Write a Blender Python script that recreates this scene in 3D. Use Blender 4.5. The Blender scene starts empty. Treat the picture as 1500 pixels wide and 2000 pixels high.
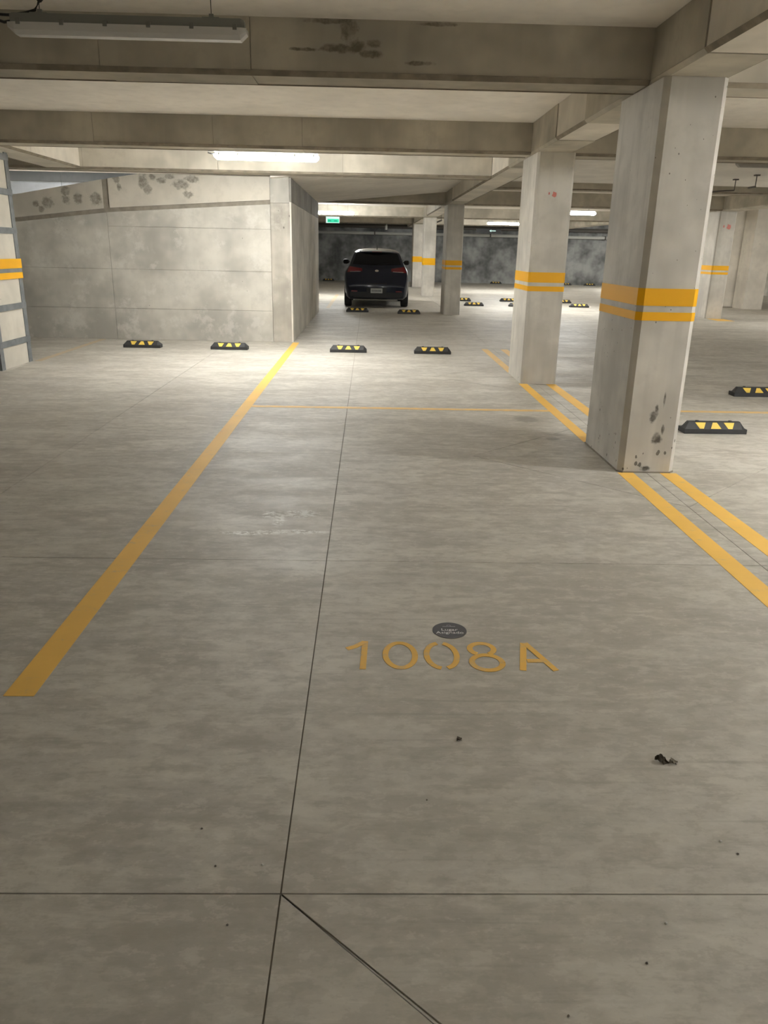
import bpy, bmesh, math, random
from mathutils import Vector, Matrix
from mathutils.bvhtree import BVHTree

random.seed(7)
sc = bpy.context.scene
COL = sc.collection

# ------------------------------------------------------------------ camera
def look_matrix(pitch, yaw, roll):
    p, y, r = (math.radians(a) for a in (pitch, yaw, roll))
    f = Vector((math.sin(y) * math.cos(p), math.cos(y) * math.cos(p), -math.sin(p)))
    rt = Vector((math.cos(y), -math.sin(y), 0.0))
    up = rt.cross(f)
    R = math.cos(r) * rt + math.sin(r) * up
    U = -math.sin(r) * rt + math.cos(r) * up
    m = Matrix((R, U, -f)).transposed().to_4x4()
    return m

cam_data = bpy.data.cameras.new('camera')
cam = bpy.data.objects.new('camera', cam_data)
COL.objects.link(cam)
cam.matrix_world = Matrix.Translation((0, 0, 1.45)) @ look_matrix(18.756, 1.425, 1.199)
cam_data.sensor_fit = 'VERTICAL'
cam_data.sensor_height = 24.0
cam_data.lens = 1507.4 * 24.0 / 2000.0
cam_data.clip_start = 0.05
cam_data.clip_end = 200
sc.camera = cam

# ------------------------------------------------------------------ world, exposure
w = bpy.data.worlds.new('world')
sc.world = w
w.use_nodes = True
w.node_tree.nodes['Background'].inputs[0].default_value = (0.6, 0.65, 0.7, 1)
w.node_tree.nodes['Background'].inputs[1].default_value = 0.0
sc.view_settings.view_transform = 'Standard'
sc.view_settings.look = 'None'
sc.view_settings.gamma = 1.0
sc.view_settings.use_curve_mapping = False
sc.view_settings.exposure = 3.26
sc.cycles.use_denoising = True
sc.cycles.use_light_tree = False
sc.cycles.adaptive_threshold = 0.02
sc.cycles.max_bounces = 7
sc.cycles.diffuse_bounces = 6
sc.cycles.glossy_bounces = 3
sc.cycles.sample_clamp_indirect = 6.0

LAMP_STRENGTH = 27.5
LAMP_COLOUR = (0.985, 1.0, 0.975, 1)

# ------------------------------------------------------------------ mesh helpers
class MB:
    def __init__(self):
        self.v, self.f = [], []
    def add(self, vs, fs):
        b = len(self.v)
        self.v += [tuple(p) for p in vs]
        self.f += [tuple(i + b for i in f) for f in fs]
        return self
    def box(self, x0, x1, y0, y1, z0, z1):
        return self.add([(x0, y0, z0), (x1, y0, z0), (x1, y1, z0), (x0, y1, z0), (x0, y0, z1), (x1, y0, z1), (x1, y1, z1), (x0, y1, z1)],
                        [(3, 2, 1, 0), (4, 5, 6, 7), (0, 1, 5, 4), (1, 2, 6, 5), (2, 3, 7, 6), (3, 0, 4, 7)])
    def loft(self, rings, caps=True, closed=True):
        n = len(rings[0])
        vs = [p for r in rings for p in r]
        fs = []
        for k in range(len(rings) - 1):
            for i in range(n if closed else n - 1):
                j = (i + 1) % n
                fs.append((k * n + i, k * n + j, (k + 1) * n + j, (k + 1) * n + i))
        if caps:
            fs.append(tuple(reversed(range(n))))
            fs.append(tuple((len(rings) - 1) * n + i for i in range(n)))
        return self.add(vs, fs)
    def prism(self, poly, z0, z1):          # poly: xy counter-clockwise
        return self.loft([[(x, y, z0) for x, y in poly], [(x, y, z1) for x, y in poly]])
    def extr_x(self, prof, x0, x1):         # prof: (y, z)
        return self.loft([[(x0, y, z) for y, z in prof], [(x1, y, z) for y, z in prof]])
    def extr_y(self, prof, y0, y1):         # prof: (x, z)
        return self.loft([[(x, y0, z) for x, z in prof], [(x, y1, z) for x, z in prof]])
    def tube(self, pts, r, n=8):
        pts = [Vector(p) for p in pts]
        rings = []
        for i, p in enumerate(pts):
            d = (pts[min(i + 1, len(pts) - 1)] - pts[max(i - 1, 0)]).normalized()
            a = Vector((0, 0, 1)) if abs(d.z) < 0.9 else Vector((1, 0, 0))
            u = d.cross(a).normalized()
            v = d.cross(u)
            rr = r[i] if isinstance(r, (list, tuple)) else r
            rings.append([p + rr * (math.cos(t) * u + math.sin(t) * v) for t in (2 * math.pi * k / n for k in range(n))])
        return self.loft(rings)
    def mesh(self, name, smooth=False):
        m = bpy.data.meshes.new(name)
        m.from_pydata(self.v, [], self.f)
        bm = bmesh.new()
        bm.from_mesh(m)
        bmesh.ops.recalc_face_normals(bm, faces=bm.faces)
        bm.to_mesh(m)
        bm.free()
        if smooth:
            m.shade_smooth()
        return m

def link(name, mesh, mat=None, parent=None, loc=None):
    o = bpy.data.objects.new(name, mesh)
    COL.objects.link(o)
    if mat is not None and mesh is not None and not mesh.materials:
        mesh.materials.append(mat)
    if parent is not None:
        o.parent = parent
    if loc is not None:
        o.location = loc
    return o

def obj(name, mb, mat, parent=None, loc=None, smooth=False):
    return link(name, mb.mesh(name, smooth), mat, parent, loc)

def tag(o, label=None, cat=None, group=None, kind=None):
    if label: o['label'] = label
    if cat: o['category'] = cat
    if group: o['group'] = group
    if kind: o['kind'] = kind
    return o

def empty(name, loc=(0, 0, 0)):
    o = bpy.data.objects.new(name, None)
    o.empty_display_size = 0.1
    COL.objects.link(o)
    o.location = loc
    return o

def bevel_mesh(m, width, seg=2):
    bm = bmesh.new()
    bm.from_mesh(m)
    bmesh.ops.bevel(bm, geom=list(bm.edges), offset=width, segments=seg, affect='EDGES', profile=0.5)
    bm.to_mesh(m)
    bm.free()
    return m

def copy_tree(o, parent=None):
    c = o.copy()
    COL.objects.link(c)
    c.parent = parent
    for ch in list(o.children):
        copy_tree(ch, c)
    return c

def text_mesh(body, size):
    cu = bpy.data.curves.new('text', 'FONT')
    cu.body = body
    cu.size = size
    cu.align_x = 'CENTER'
    cu.extrude = 0.0004
    cu.resolution_u = 4
    t = bpy.data.objects.new('text', cu)
    COL.objects.link(t)
    dg = bpy.context.evaluated_depsgraph_get()
    m = bpy.data.meshes.new_from_object(t.evaluated_get(dg))
    bpy.data.objects.remove(t)
    bpy.data.curves.remove(cu)
    return m

# ------------------------------------------------------------------ material helpers
class NT:
    def __init__(self, name):
        self.m = bpy.data.materials.new(name)
        self.m.use_nodes = True
        self.t = self.m.node_tree
        self.b = self.t.nodes['Principled BSDF']
    def n(self, typ, **kw):
        nd = self.t.nodes.new(typ)
        for k, v in kw.items():
            setattr(nd, k, v)
        return nd
    def l(self, a, b):
        self.t.links.new(a, b)
    def put(self, sock, v):
        if isinstance(v, (int, float)):
            sock.default_value = v
        elif isinstance(v, (tuple, list)):
            sock.default_value = tuple(v) + ((1,) if len(sock.default_value) == 4 and len(v) == 3 else ())
        else:
            self.l(v, sock)
    def math(self, op, a, b=None, clamp=False):
        nd = self.n('ShaderNodeMath', operation=op, use_clamp=clamp)
        self.put(nd.inputs[0], a)
        if b is not None:
            self.put(nd.inputs[1], b)
        return nd.outputs[0]
    def pos(self):
        if not hasattr(self, '_pos'):
            self._pos = self.n('ShaderNodeNewGeometry').outputs['Position']
        return self._pos
    def mapped(self, scale, loc=(0, 0, 0), rot=(0, 0, 0), src=None):
        mp = self.n('ShaderNodeMapping')
        self.l(src or self.pos(), mp.inputs[0])
        mp.inputs['Location'].default_value = loc
        mp.inputs['Rotation'].default_value = rot
        mp.inputs['Scale'].default_value = scale
        return mp.outputs[0]
    def noise(self, vec, scale, detail=5, rough=0.55, dist=0.0):
        nd = self.n('ShaderNodeTexNoise')
        self.l(vec, nd.inputs['Vector'])
        nd.inputs['Scale'].default_value = scale
        nd.inputs['Detail'].default_value = detail
        nd.inputs['Roughness'].default_value = rough
        nd.inputs['Distortion'].default_value = dist
        return nd.outputs['Fac']
    def ramp(self, fac, a, b, va=0.0, vb=1.0):
        nd = self.n('ShaderNodeMapRange')
        nd.interpolation_type = 'SMOOTHSTEP'
        self.l(fac, nd.inputs[0])
        for i, v in zip((1, 2, 3, 4), (a, b, va, vb)):
            nd.inputs[i].default_value = v
        return nd.outputs[0]
    def mix(self, fac, a, b, typ='MIX'):
        nd = self.n('ShaderNodeMix', data_type='RGBA', blend_type=typ)
        self.put(nd.inputs[0], fac)
        self.put(nd.inputs[6], a)
        self.put(nd.inputs[7], b)
        return nd.outputs[2]
    def spots(self, lst, axes, edge=0.35, wob=0.9):
        """mask of ragged blotches: lst of (a, b, ra, rb) in the world plane 'axes'"""
        nz = self.noise(self.mapped((1, 1, 1)), 22, 4, 0.6)
        off = self.math('MULTIPLY', self.math('SUBTRACT', nz, 0.5), 2 * wob)
        sep = self.n('ShaderNodeSeparateXYZ')
        self.l(self.pos(), sep.inputs[0])
        A, B = (sep.outputs['XYZ'.index(c)] for c in axes)
        tot = None
        for a, b, ra, rb in lst:
            u = self.math('DIVIDE', self.math('SUBTRACT', A, a), ra)
            v = self.math('DIVIDE', self.math('SUBTRACT', B, b), rb)
            d = self.math('SQRT', self.math('ADD', self.math('MULTIPLY', u, u), self.math('MULTIPLY', v, v)))
            d = self.math('ADD', d, off)
            m = self.ramp(d, 1.0 - edge, 1.0 + edge, 1.0, 0.0)
            tot = m if tot is None else self.math('MAXIMUM', tot, m)
        return tot

def plain(name, col, rough=0.6, metal=0.0, spec=0.5, coat=0.0, var=0.0):
    t = NT(name)
    t.b.inputs['Roughness'].default_value = rough
    t.b.inputs['Metallic'].default_value = metal
    t.b.inputs['Specular IOR Level'].default_value = spec
    t.b.inputs['Coat Weight'].default_value = coat
    if var:
        nz = t.noise(t.pos(), 9, 5)
        f = t.ramp(nz, 0.3, 0.7, 1 - var, 1 + var)
        t.l(t.mix(1.0, tuple(col), f, 'MULTIPLY'), t.b.inputs['Base Color'])
        g = t.b.inputs['Base Color'].links[0].from_node
        # factor as grey colour
        cmb = t.n('ShaderNodeCombineColor')
        for i in range(3):
            t.l(f, cmb.inputs[i])
        t.l(cmb.outputs[0], g.inputs[7])
    else:
        t.b.inputs['Base Color'].default_value = tuple(col) + (1,)
    return t.m

def concrete(name, base, contrast=0.16, pits=0.5, streak=0.5, low_pits=0.0, spots=None, spot_axes='XZ', spot_col=(0.11, 0.095, 0.075), seed=0.0, rough=0.8, pale=None, scale=1.0):
    t = NT(name)
    P = t.mapped((1, 1, 1), (seed, seed * 1.7, seed * 0.6))
    n1 = t.noise(P, 1.3 * scale, 3, 0.62)
    n2 = t.noise(P, 7 * scale, 3, 0.65)
    n3 = t.noise(t.mapped((9, 9, 0.8), (seed, 3, 1)), 1.0, 2, 0.6) if streak else None
    dark = tuple(c * (1 - contrast * 1.35) for c in base)
    lite = tuple(min(1, c * (1 + contrast)) for c in base)
    c = t.mix(t.ramp(n1, 0.32, 0.68), dark, lite)
    c = t.mix(t.ramp(n2, 0.45, 0.75, 0.0, 0.42), c, tuple(x * 0.82 for x in base))
    if streak:
        c = t.mix(t.ramp(n3, 0.5, 0.72, 0, 0.38 * streak), c, tuple(x * 0.72 for x in base))
        c = t.mix(t.ramp(n3, 0.46, 0.3, 0, 0.30 * streak), c, tuple(min(1, x * 1.18) for x in base))
    if pits:
        vo = t.n('ShaderNodeTexVoronoi')
        t.l(t.mapped((1, 1, 0.7), (seed, 0, seed)), vo.inputs['Vector'])
        vo.inputs['Scale'].default_value = 9
        vo.inputs['Randomness'].default_value = 1.0
        dens = t.ramp(t.noise(P, 2.2, 1), 0.48, 0.70, 0.0, 0.13 * pits)
        if low_pits:       # honeycombing that gathers near the foot
            sz = t.n('ShaderNodeSeparateXYZ')
            t.l(t.pos(), sz.inputs[0])
            vo.inputs['Scale'].default_value = 24
            low = t.ramp(sz.outputs[2], 0.55, 0.05, 0.0, low_pits)
            dens = t.math('ADD', dens, t.math('MULTIPLY', low, t.ramp(t.noise(P, 7, 3), 0.42, 0.68)))
        pit = t.math('LESS_THAN', vo.outputs['Distance'], dens)
        c = t.mix(t.math('MULTIPLY', pit, 0.8), c, (0.10, 0.09, 0.075))
    if pale:
        mk = t.ramp(t.noise(P, 3.0, 5, 0.7), 0.52, 0.66, 0, 0.5)
        c = t.mix(mk, c, pale)
    if spots:
        s = t.spots(spots, spot_axes)
        s = t.math('MULTIPLY', s, t.ramp(t.noise(P, 17, 3, 0.7), 0.32, 0.66, 0.40, 0.90))
        c = t.mix(s, c, spot_col)
    t.l(c, t.b.inputs['Base Color'])
    t.b.inputs['Roughness'].default_value = rough
    t.b.inputs['Specular IOR Level'].default_value = 0.25
    return t.m

def floor_material(name, white=None, dark=None):
    t = NT(name)
    P = t.pos()
    base = (0.505, 0.478, 0.43)
    big = t.noise(t.mapped((0.8, 1.1, 1)), 0.55, 1, 0.55)
    cloud = t.noise(t.mapped((0.75, 1.5, 1), (4, 2, 0)), 1.7, 4, 0.66)
    patch2 = t.noise(t.mapped((0.7, 1.1, 1), (21, 3, 0)), 3.6, 4, 0.62)
    patch = t.noise(t.mapped((0.65, 1.25, 1), (11, 7, 0)), 1.25, 4, 0.6)
    trow = t.noise(t.mapped((2.0, 8, 1), (2, 0, 0), (0, 0, 0.10)), 1.8, 4, 0.72)
    fine = t.noise(t.mapped((0.8, 1.3, 1)), 13, 4, 0.74)
    c = t.mix(t.ramp(big, 0.33, 0.67), tuple(x * 0.88 for x in base), tuple(x * 1.10 for x in base))
    c = t.mix(t.ramp(cloud, 0.44, 0.60, 0, 0.60), c, (0.62, 0.59, 0.52))
    c = t.mix(t.ramp(patch, 0.51, 0.55, 0, 0.55), c, (0.40, 0.37, 0.32))
    c = t.mix(t.ramp(patch, 0.42, 0.38, 0, 0.5), c, (0.42, 0.40, 0.345))
    c = t.mix(t.ramp(patch2, 0.54, 0.58, 0, 0.42), c, (0.385, 0.355, 0.31))
    c = t.mix(t.ramp(patch2, 0.44, 0.40, 0, 0.36), c, (0.60, 0.575, 0.515))
    c = t.mix(t.ramp(trow, 0.52, 0.68, 0, 0.48), c, (0.33, 0.305, 0.26))
    c = t.mix(t.ramp(trow, 0.46, 0.30, 0, 0.50), c, (0.68, 0.65, 0.58))
    c = t.mix(t.ramp(fine, 0.50, 0.62, 0, 0.44), c, (0.36, 0.335, 0.285))
    c = t.mix(t.ramp(fine, 0.47, 0.38, 0, 0.38), c, (0.66, 0.63, 0.57))
    # long fine scratches, slightly askew
    scr = t.noise(t.mapped((0.5, 30, 1), (5, 1, 0), (0, 0, -0.16)), 1.4, 2, 0.6)
    area = t.ramp(big, 0.48, 0.60)
    c = t.mix(t.math('MULTIPLY', t.ramp(scr, 0.56, 0.70, 0, 0.32), area), c, (0.24, 0.22, 0.185))
    if white:      # spilled white scuffs
        chips = t.ramp(t.noise(t.mapped((1, 1.6, 1)), 24, 5, 0.75), 0.47, 0.53)
        sm = t.spots(white, 'XY', 0.4, 0.5)
        c = t.mix(t.math('MULTIPLY', t.math('MULTIPLY', sm, chips), 0.9), c, (0.86, 0.86, 0.82))
    if dark:       # dark drops
        dk = t.spots(dark, 'XY', 0.3, 0.7)
        c = t.mix(t.math('MULTIPLY', dk, 0.55), c, (0.20, 0.18, 0.155))
    # slab-to-slab tone
    oi = t.n('ShaderNodeObjectInfo')
    c = t.mix(t.ramp(oi.outputs['Random'], 0, 1, 0, 0.16), c, (0.42, 0.395, 0.34))
    t.l(c, t.b.inputs['Base Color'])
    t.l(t.ramp(cloud, 0.3, 0.7, 0.62, 0.50), t.b.inputs['Roughness'])
    t.b.inputs['Specular IOR Level'].default_value = 0.24
    return t.m

def paint(name, col, worn, thr=(0.56, 0.70), rough=0.6):
    t = NT(name)
    nz = t.noise(t.mapped((1, 1.6, 1)), 9, 8, 0.75)
    n2 = t.noise(t.pos(), 2.2, 4)
    c = t.mix(t.ramp(n2, 0.3, 0.7, 0, 0.5), col, tuple(x * 0.84 for x in col))
    c = t.mix(t.ramp(nz, thr[0], thr[1], 0, 0.75), c, worn)
    t.l(c, t.b.inputs['Base Color'])
    t.b.inputs['Roughness'].default_value = rough
    t.b.inputs['Specular IOR Level'].default_value = 0.3
    return t.m

CONC = (0.47, 0.44, 0.38)
WALL_SPOTS = [(-5.11, 2.01, 0.040, 0.043), (-4.93, 2.035, 0.080, 0.072), (-5.03, 1.94, 0.040, 0.043), (-4.64, 2.20, 0.064, 0.060), (-4.64, 2.08, 0.064, 0.060),
              (-4.46, 2.10, 0.064, 0.068), (-4.19, 2.105, 0.080, 0.085), (-3.86, 2.385, 0.048, 0.051), (-3.82, 2.28, 0.032, 0.051), (-3.45, 2.36, 0.064, 0.102), (-3.40, 2.25, 0.064, 0.060),
              (-3.31, 2.43, 0.048, 0.043), (-3.18, 2.385, 0.064, 0.043), (-3.05, 2.44, 0.072, 0.034), (-2.88, 2.33, 0.120, 0.060), (-2.71, 2.41, 0.096, 0.047), (-2.785, 2.19, 0.072, 0.047),
              (-3.88, 1.875, 0.032, 0.030), (-3.83, 1.765, 0.036, 0.038)]
M = dict(
    floor=floor_material('floor_concrete'),
    floor_scuffed=floor_material('scuffed_floor_concrete', [(-0.62, 3.89, 0.15, 0.03), (-0.40, 3.915, 0.18, 0.035), (-0.485, 4.12, 0.035, 0.11), (-0.38, 4.22, 0.10, 0.07), (-0.53, 4.20, 0.06, 0.06)]),
    floor_stained=floor_material('stained_floor_concrete', None, [(1.535, 6.20, 0.060, 0.045), (1.66, 6.14, 0.05, 0.012), (1.46, 6.98, 0.10, 0.13)]),
    joint=plain('joint_filler', (0.24, 0.215, 0.18), 0.9),
    wall=concrete('wall_concrete', (0.50, 0.477, 0.425), 0.18, 0.35, 0.25, seed=3.1, pale=(0.65, 0.63, 0.58)),
    wall_spot=concrete('parapet_concrete', (0.56, 0.52, 0.45), 0.10, 0.3, 0.15, spots=WALL_SPOTS, seed=5.0, spot_col=(0.20, 0.18, 0.145)),
    wall_end=concrete('pier_concrete', (0.44, 0.41, 0.355), 0.22, 0.9, 1.0, seed=8.0, pale=(0.55, 0.52, 0.46)),
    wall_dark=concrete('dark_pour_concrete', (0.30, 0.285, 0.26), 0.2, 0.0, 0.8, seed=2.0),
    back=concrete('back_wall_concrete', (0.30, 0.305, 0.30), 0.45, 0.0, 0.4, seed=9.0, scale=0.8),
    edge=plain('grout_stained_edge', (0.25, 0.215, 0.165), 0.9, var=0.2),
    groove=plain('groove_concrete', (0.27, 0.24, 0.195), 0.9, var=0.15),
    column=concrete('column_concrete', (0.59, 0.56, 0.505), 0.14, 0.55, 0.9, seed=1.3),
    column_near=concrete('near_column_concrete', (0.60, 0.572, 0.525), 0.15, 0.9, 1.0, 0.32, seed=6.4, spot_axes='XZ', spot_col=(0.07, 0.06, 0.05),
                         spots=[(1.964, 0.40, .020, .035), (1.985, 0.45, .012, .045), (2.03, 0.53, .006, .05), (2.012, 0.25, .030, .040), (2.045, 0.31, .010, .04), (1.956, 0.03, .035, .02)]),
    beam=concrete('beam_concrete', (0.50, 0.46, 0.385), 0.18, 0.0, 0.35, seed=4.4),
    beam_marked=concrete('stained_beam_concrete', (0.49, 0.45, 0.375), 0.20, 0.35, 0.35, seed=4.4, spot_axes='XZ', spot_col=(0.14, 0.12, 0.09),
                  spots=[(-0.147, 2.735, .05, .06), (-0.21, 2.63, .10, .022), (-0.26, 2.775, .14, .014), (-0.09, 2.645, .05, .04), (-0.02, 2.605, .07, .02), (0.01, 2.66, .05, .02),
                         (-0.42, 2.62, .09, .010), (0.42, 2.775, .12, .010), (0.30, 2.56, .08, .012)]),
    beam_pale=concrete('pale_beam_concrete', (0.74, 0.69, 0.61), 0.10, 0.0, 0.2, seed=14.0),
    slab=concrete('soffit_concrete', (0.90, 0.855, 0.795), 0.055, 0.0, 0.0, seed=7.7),
    ramp_wall=concrete('blue_grey_wall', (0.40, 0.425, 0.46), 0.06, 0.0, 0.2, seed=2.9),
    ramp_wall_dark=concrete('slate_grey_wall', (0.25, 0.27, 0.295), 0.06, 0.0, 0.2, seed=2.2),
    line=paint('floor_line_paint', (0.92, 0.56, 0.12), (0.62, 0.46, 0.24)),
    line_worn=paint('worn_line_paint', (0.84, 0.56, 0.20), (0.55, 0.45, 0.30), (0.45, 0.65)),
    line_faint=paint('faint_line_paint', (0.60, 0.47, 0.29), (0.50, 0.46, 0.39), (0.42, 0.62)),
    stencil=paint('stencil_paint', (0.84, 0.50, 0.10), (0.58, 0.44, 0.24), (0.48, 0.66)),
    band=paint('band_paint', (0.93, 0.47, 0.008), (0.80, 0.40, 0.02), (0.6, 0.8), 0.45),
    steel=plain('grey_painted_steel', (0.21, 0.225, 0.24), 0.5, 0.3, var=0.15),
    rubber=plain('black_rubber', (0.035, 0.035, 0.036), 0.55, spec=0.5, var=0.2),
    marker=plain('yellow_reflector', (0.86, 0.60, 0.11), 0.4, var=0.08),
    lamp_body=plain('grey_lamp_housing', (0.23, 0.235, 0.215), 0.5),
    lamp_off_grey=plain('dull_lamp_cover', (0.34, 0.32, 0.29), 0.35),
    lamp_off=plain('unlit_lamp_cover', (0.62, 0.61, 0.60), 0.25),
    clip=plain('lamp_clip', (0.20, 0.20, 0.19), 0.45),
    wire=plain('steel_wire', (0.08, 0.08, 0.08), 0.5),
    cable=plain('black_cable', (0.012, 0.012, 0.012), 0.5),
    pvc=plain('white_pipe', (0.55, 0.55, 0.52), 0.4),
    pipe_dark=plain('dark_pipe', (0.10, 0.09, 0.08), 0.5),
    red=plain('red_spray_paint', (0.62, 0.22, 0.19), 0.8),
    sticker=plain('charcoal_vinyl', (0.075, 0.075, 0.085), 0.4),
    white=plain('white_print', (0.72, 0.72, 0.73), 0.5),
    grey_print=plain('grey_print', (0.27, 0.27, 0.29), 0.5),
    leaf=plain('dry_leaf', (0.05, 0.035, 0.018), 0.8, var=0.3),
    grit=plain('dark_grit', (0.12, 0.10, 0.08), 0.8),
    leaf_pale=plain('dry_leaf_pale', (0.22, 0.19, 0.14), 0.8, var=0.3),
    car_paint=plain('navy_car_paint', (0.0012, 0.0035, 0.015), 0.28, 0.0, 0.35, 0.35),
    car_black=plain('black_car_plastic', (0.005, 0.005, 0.006), 0.6),
    car_glass=plain('tinted_glass', (0.004, 0.004, 0.005), 0.10, 0.0, 0.18, 0.0),
    tyre=plain('tyre_rubber', (0.012, 0.012, 0.012), 0.8),
    chrome=plain('chrome', (0.75, 0.75, 0.76), 0.12, 1.0),
    tail=plain('red_tail_lens', (0.13, 0.006, 0.010), 0.12, 0.0, 0.6, 0.6),
    plate=plain('plate_white', (0.42, 0.43, 0.41), 0.5),
    plate_ink=plain('plate_ink', (0.10, 0.11, 0.11), 0.5),
)
def emitter(name, col, s):
    t = NT(name)
    t.b.inputs['Base Color'].default_value = tuple(col[:3]) + (1,)
    t.b.inputs['Emission Color'].default_value = tuple(col[:3]) + (1,)
    t.b.inputs['Emission Strength'].default_value = s
    return t.m
M['lamp_on'] = emitter('lit_lamp_cover', LAMP_COLOUR, LAMP_STRENGTH)
M['shaft_fill'] = emitter('shaft_fill_cover', LAMP_COLOUR, LAMP_STRENGTH * 0.42)  # weaker glow for the fill lamp added in the ramp shaft
M['exit_green'] = emitter('lit_green_sign', (0.03, 0.62, 0.36), 0.085)
M['exit_white'] = emitter('lit_white_sign', (0.75, 1.0, 0.90), 0.075)
M['exit_dark'] = emitter('lit_dark_green_sign', (0.01, 0.30, 0.17), 0.07)
M['arrow'] = emitter('lit_arrow', (0.7, 1.0, 0.95), 0.035)

# ------------------------------------------------------------------ geometry of the place
Z_BEAM, Z_SLAB = 2.475, 2.79
GX0, GX1, GY0, GY1 = -10.0, 16.0, -7.0, 39.3

# floor ------------------------------------------------------------
floor = obj('floor', MB().box(GX0, GX1, GY0, GY1, -0.25, -0.0035), M['joint'])
tag(floor, 'grey concrete garage floor cut into slabs by fine joints', 'floor', kind='structure')
GAP = 0.0022
XS = [-10, -8.4, -6.3, -4.27, -2.22, -0.19, 1.97, 4.10, 6.25, 8.4, 10.6, 13.3, 16]
YS = [-7, -4.8, -2.7, -0.63, 1.445, 3.515, 5.605, 7.50, 9.43, 11.5, 13.6, 15.7, 17.8, 19.9]
def inset(poly, g):
    n = len(poly)
    out = []
    for i in range(n):
        p0, p1, p2 = Vector(poly[i - 1]), Vector(poly[i]), Vector(poly[(i + 1) % n])
        d1, d2 = (p1 - p0).normalized(), (p2 - p1).normalized()
        n1, n2 = Vector((-d1.y, d1.x)), Vector((-d2.y, d2.x))
        b = n1 + n2
        k = g / max(0.15, b.dot(n1))
        out.append(tuple(p1 + b * k))
    return out
def cut(poly, a, b):
    """split convex poly by the line a-b: (left part, right part)"""
    a, b = Vector(a), Vector(b)
    d = b - a
    side = [d.x * (p[1] - a.y) - d.y * (p[0] - a.x) for p in poly]
    L, R = [], []
    for i, p in enumerate(poly):
        q, s, r = poly[(i + 1) % len(poly)], side[i], side[(i + 1) % len(poly)]
        if s >= -1e-9: L.append(p)
        if s <= 1e-9: R.append(p)
        if s * r < -1e-12:
            t = s / (s - r)
            x = (p[0] + (q[0] - p[0]) * t, p[1] + (q[1] - p[1]) * t)
            L.append(x); R.append(x)
    return L, R
DIA = [(1.97, 5.605, 1.17), (1.97, 9.43, 1.17), (8.4, 5.605, 1.17), (8.4, 9.43, 1.17), (8.4, 19.9, 1.17)]
slabs = []
for i in range(len(XS) - 1):
    for j in range(len(YS) - 1):
        x0, x1, y0, y1 = XS[i], XS[i + 1], YS[j], YS[j + 1]
        cell = [(x0, y0), (x1, y0), (x1, y1), (x0, y1)]
        parts = None
        for cx, cy, a in DIA:
            for sx, sy, hit in ((1, 1, x0 == cx and y0 == cy), (-1, 1, x1 == cx and y0 == cy), (-1, -1, x1 == cx and y1 == cy), (1, -1, x0 == cx and y1 == cy)):
                if hit:
                    parts = cut(cell, (cx + sx * a, cy), (cx, cy + sy * a))
        if x0 == -0.19 and y1 == 1.445:
            parts = cut(cell, (-0.19, 1.445), (0.161, 1.119))
        slabs += list(parts) if parts else [cell]
ys = [19.9, 24, 29, 34, 39.3]
for i in range(0, len(XS) - 1, 2):
    for j in range(4):
        slabs.append([(XS[i], ys[j]), (XS[i + 2], ys[j]), (XS[i + 2], ys[j + 1]), (XS[i], ys[j + 1])])
for s in slabs:
    if len(s) >= 3:
        cx, cy = sum(p[0] for p in s) / len(s), sum(p[1] for p in s) / len(s)
        fm = 'floor_scuffed' if (-2 < cx < 0 and 3.6 < cy < 5.5) else 'floor_stained' if (0 < cx < 2 and 5.7 < cy < 7.4) else 'floor'
        obj('floor_slab', MB().prism(inset(s, GAP), -0.01, 0.0), M[fm], floor)

# outer walls ------------------------------------------------------
def wall(name, mb, mat, label):
    o = obj(name, mb, mat)
    return tag(o, label, 'wall', kind='structure')
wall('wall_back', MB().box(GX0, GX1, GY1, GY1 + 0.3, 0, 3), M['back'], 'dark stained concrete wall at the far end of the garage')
wall('wall_left', MB().box(GX0 - 0.3, GX0, GY0, GY1, 0, 4.6), M['wall'], 'concrete side wall beyond the ramp')
wall('wall_right', MB().box(GX1, GX1 + 0.3, GY0, GY1, 0, 3), M['wall'], 'concrete side wall past the far bays')
wall('wall_front', MB().box(GX0, GX1, GY0 - 0.3, GY0, 0, 3), M['wall'], 'concrete wall behind the numbered parking space')
# stair core at the far right: a recessed wall and a pier standing proud of it
core = wall('wall_core', MB().box(9.2, 11.75, 24.1, 26.5, 0, Z_SLAB), M['beam_pale'], 'pale concrete core wall behind the far banded column')
obj('core_pier', MB().box(11.06, 11.62, 23.35, 24.06, 0, Z_SLAB), M['beam_pale'], core)
obj('core_kerb', MB().box(9.2, 11.0, 23.9, 24.1, 0, 0.02), M['groove'], core)

# ceiling ----------------------------------------------------------
ceiling = obj('ceiling', MB().box(GX0, GX1, GY0, 12.6, Z_SLAB, Z_SLAB + 0.22), M['slab'])
tag(ceiling, 'pale concrete ceiling slab resting on the grid of beams', 'ceiling', kind='structure')
obj('ceiling_slab', MB().box(1.9, GX1, 12.6, 19.4, Z_SLAB, Z_SLAB + 0.22), M['slab'], ceiling)
obj('ceiling_slab', MB().box(GX0, GX1, 19.4, GY1, Z_SLAB, Z_SLAB + 0.22), M['slab'], ceiling)
obj('ceiling_slab', MB().box(GX0, -1.4, 12.6, 16.8, Z_SLAB, Z_SLAB + 0.22), M['slab'], ceiling)
# underside of the ramp where it tops out over the driving aisle: tilted
rs = MB().loft([[(-1.5, 12.6, 2.447), (1.9, 12.6, 2.765), (1.9, 12.6, 3.0), (-1.5, 12.6, 3.0)],
                [(-1.5, 19.4, 2.435), (1.9, 19.4, 2.755), (1.9, 19.4, 3.0), (-1.5, 19.4, 3.0)]])
tag(obj('ramp_slab', rs, M['slab'], ceiling), 'tilted ramp underside')

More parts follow.
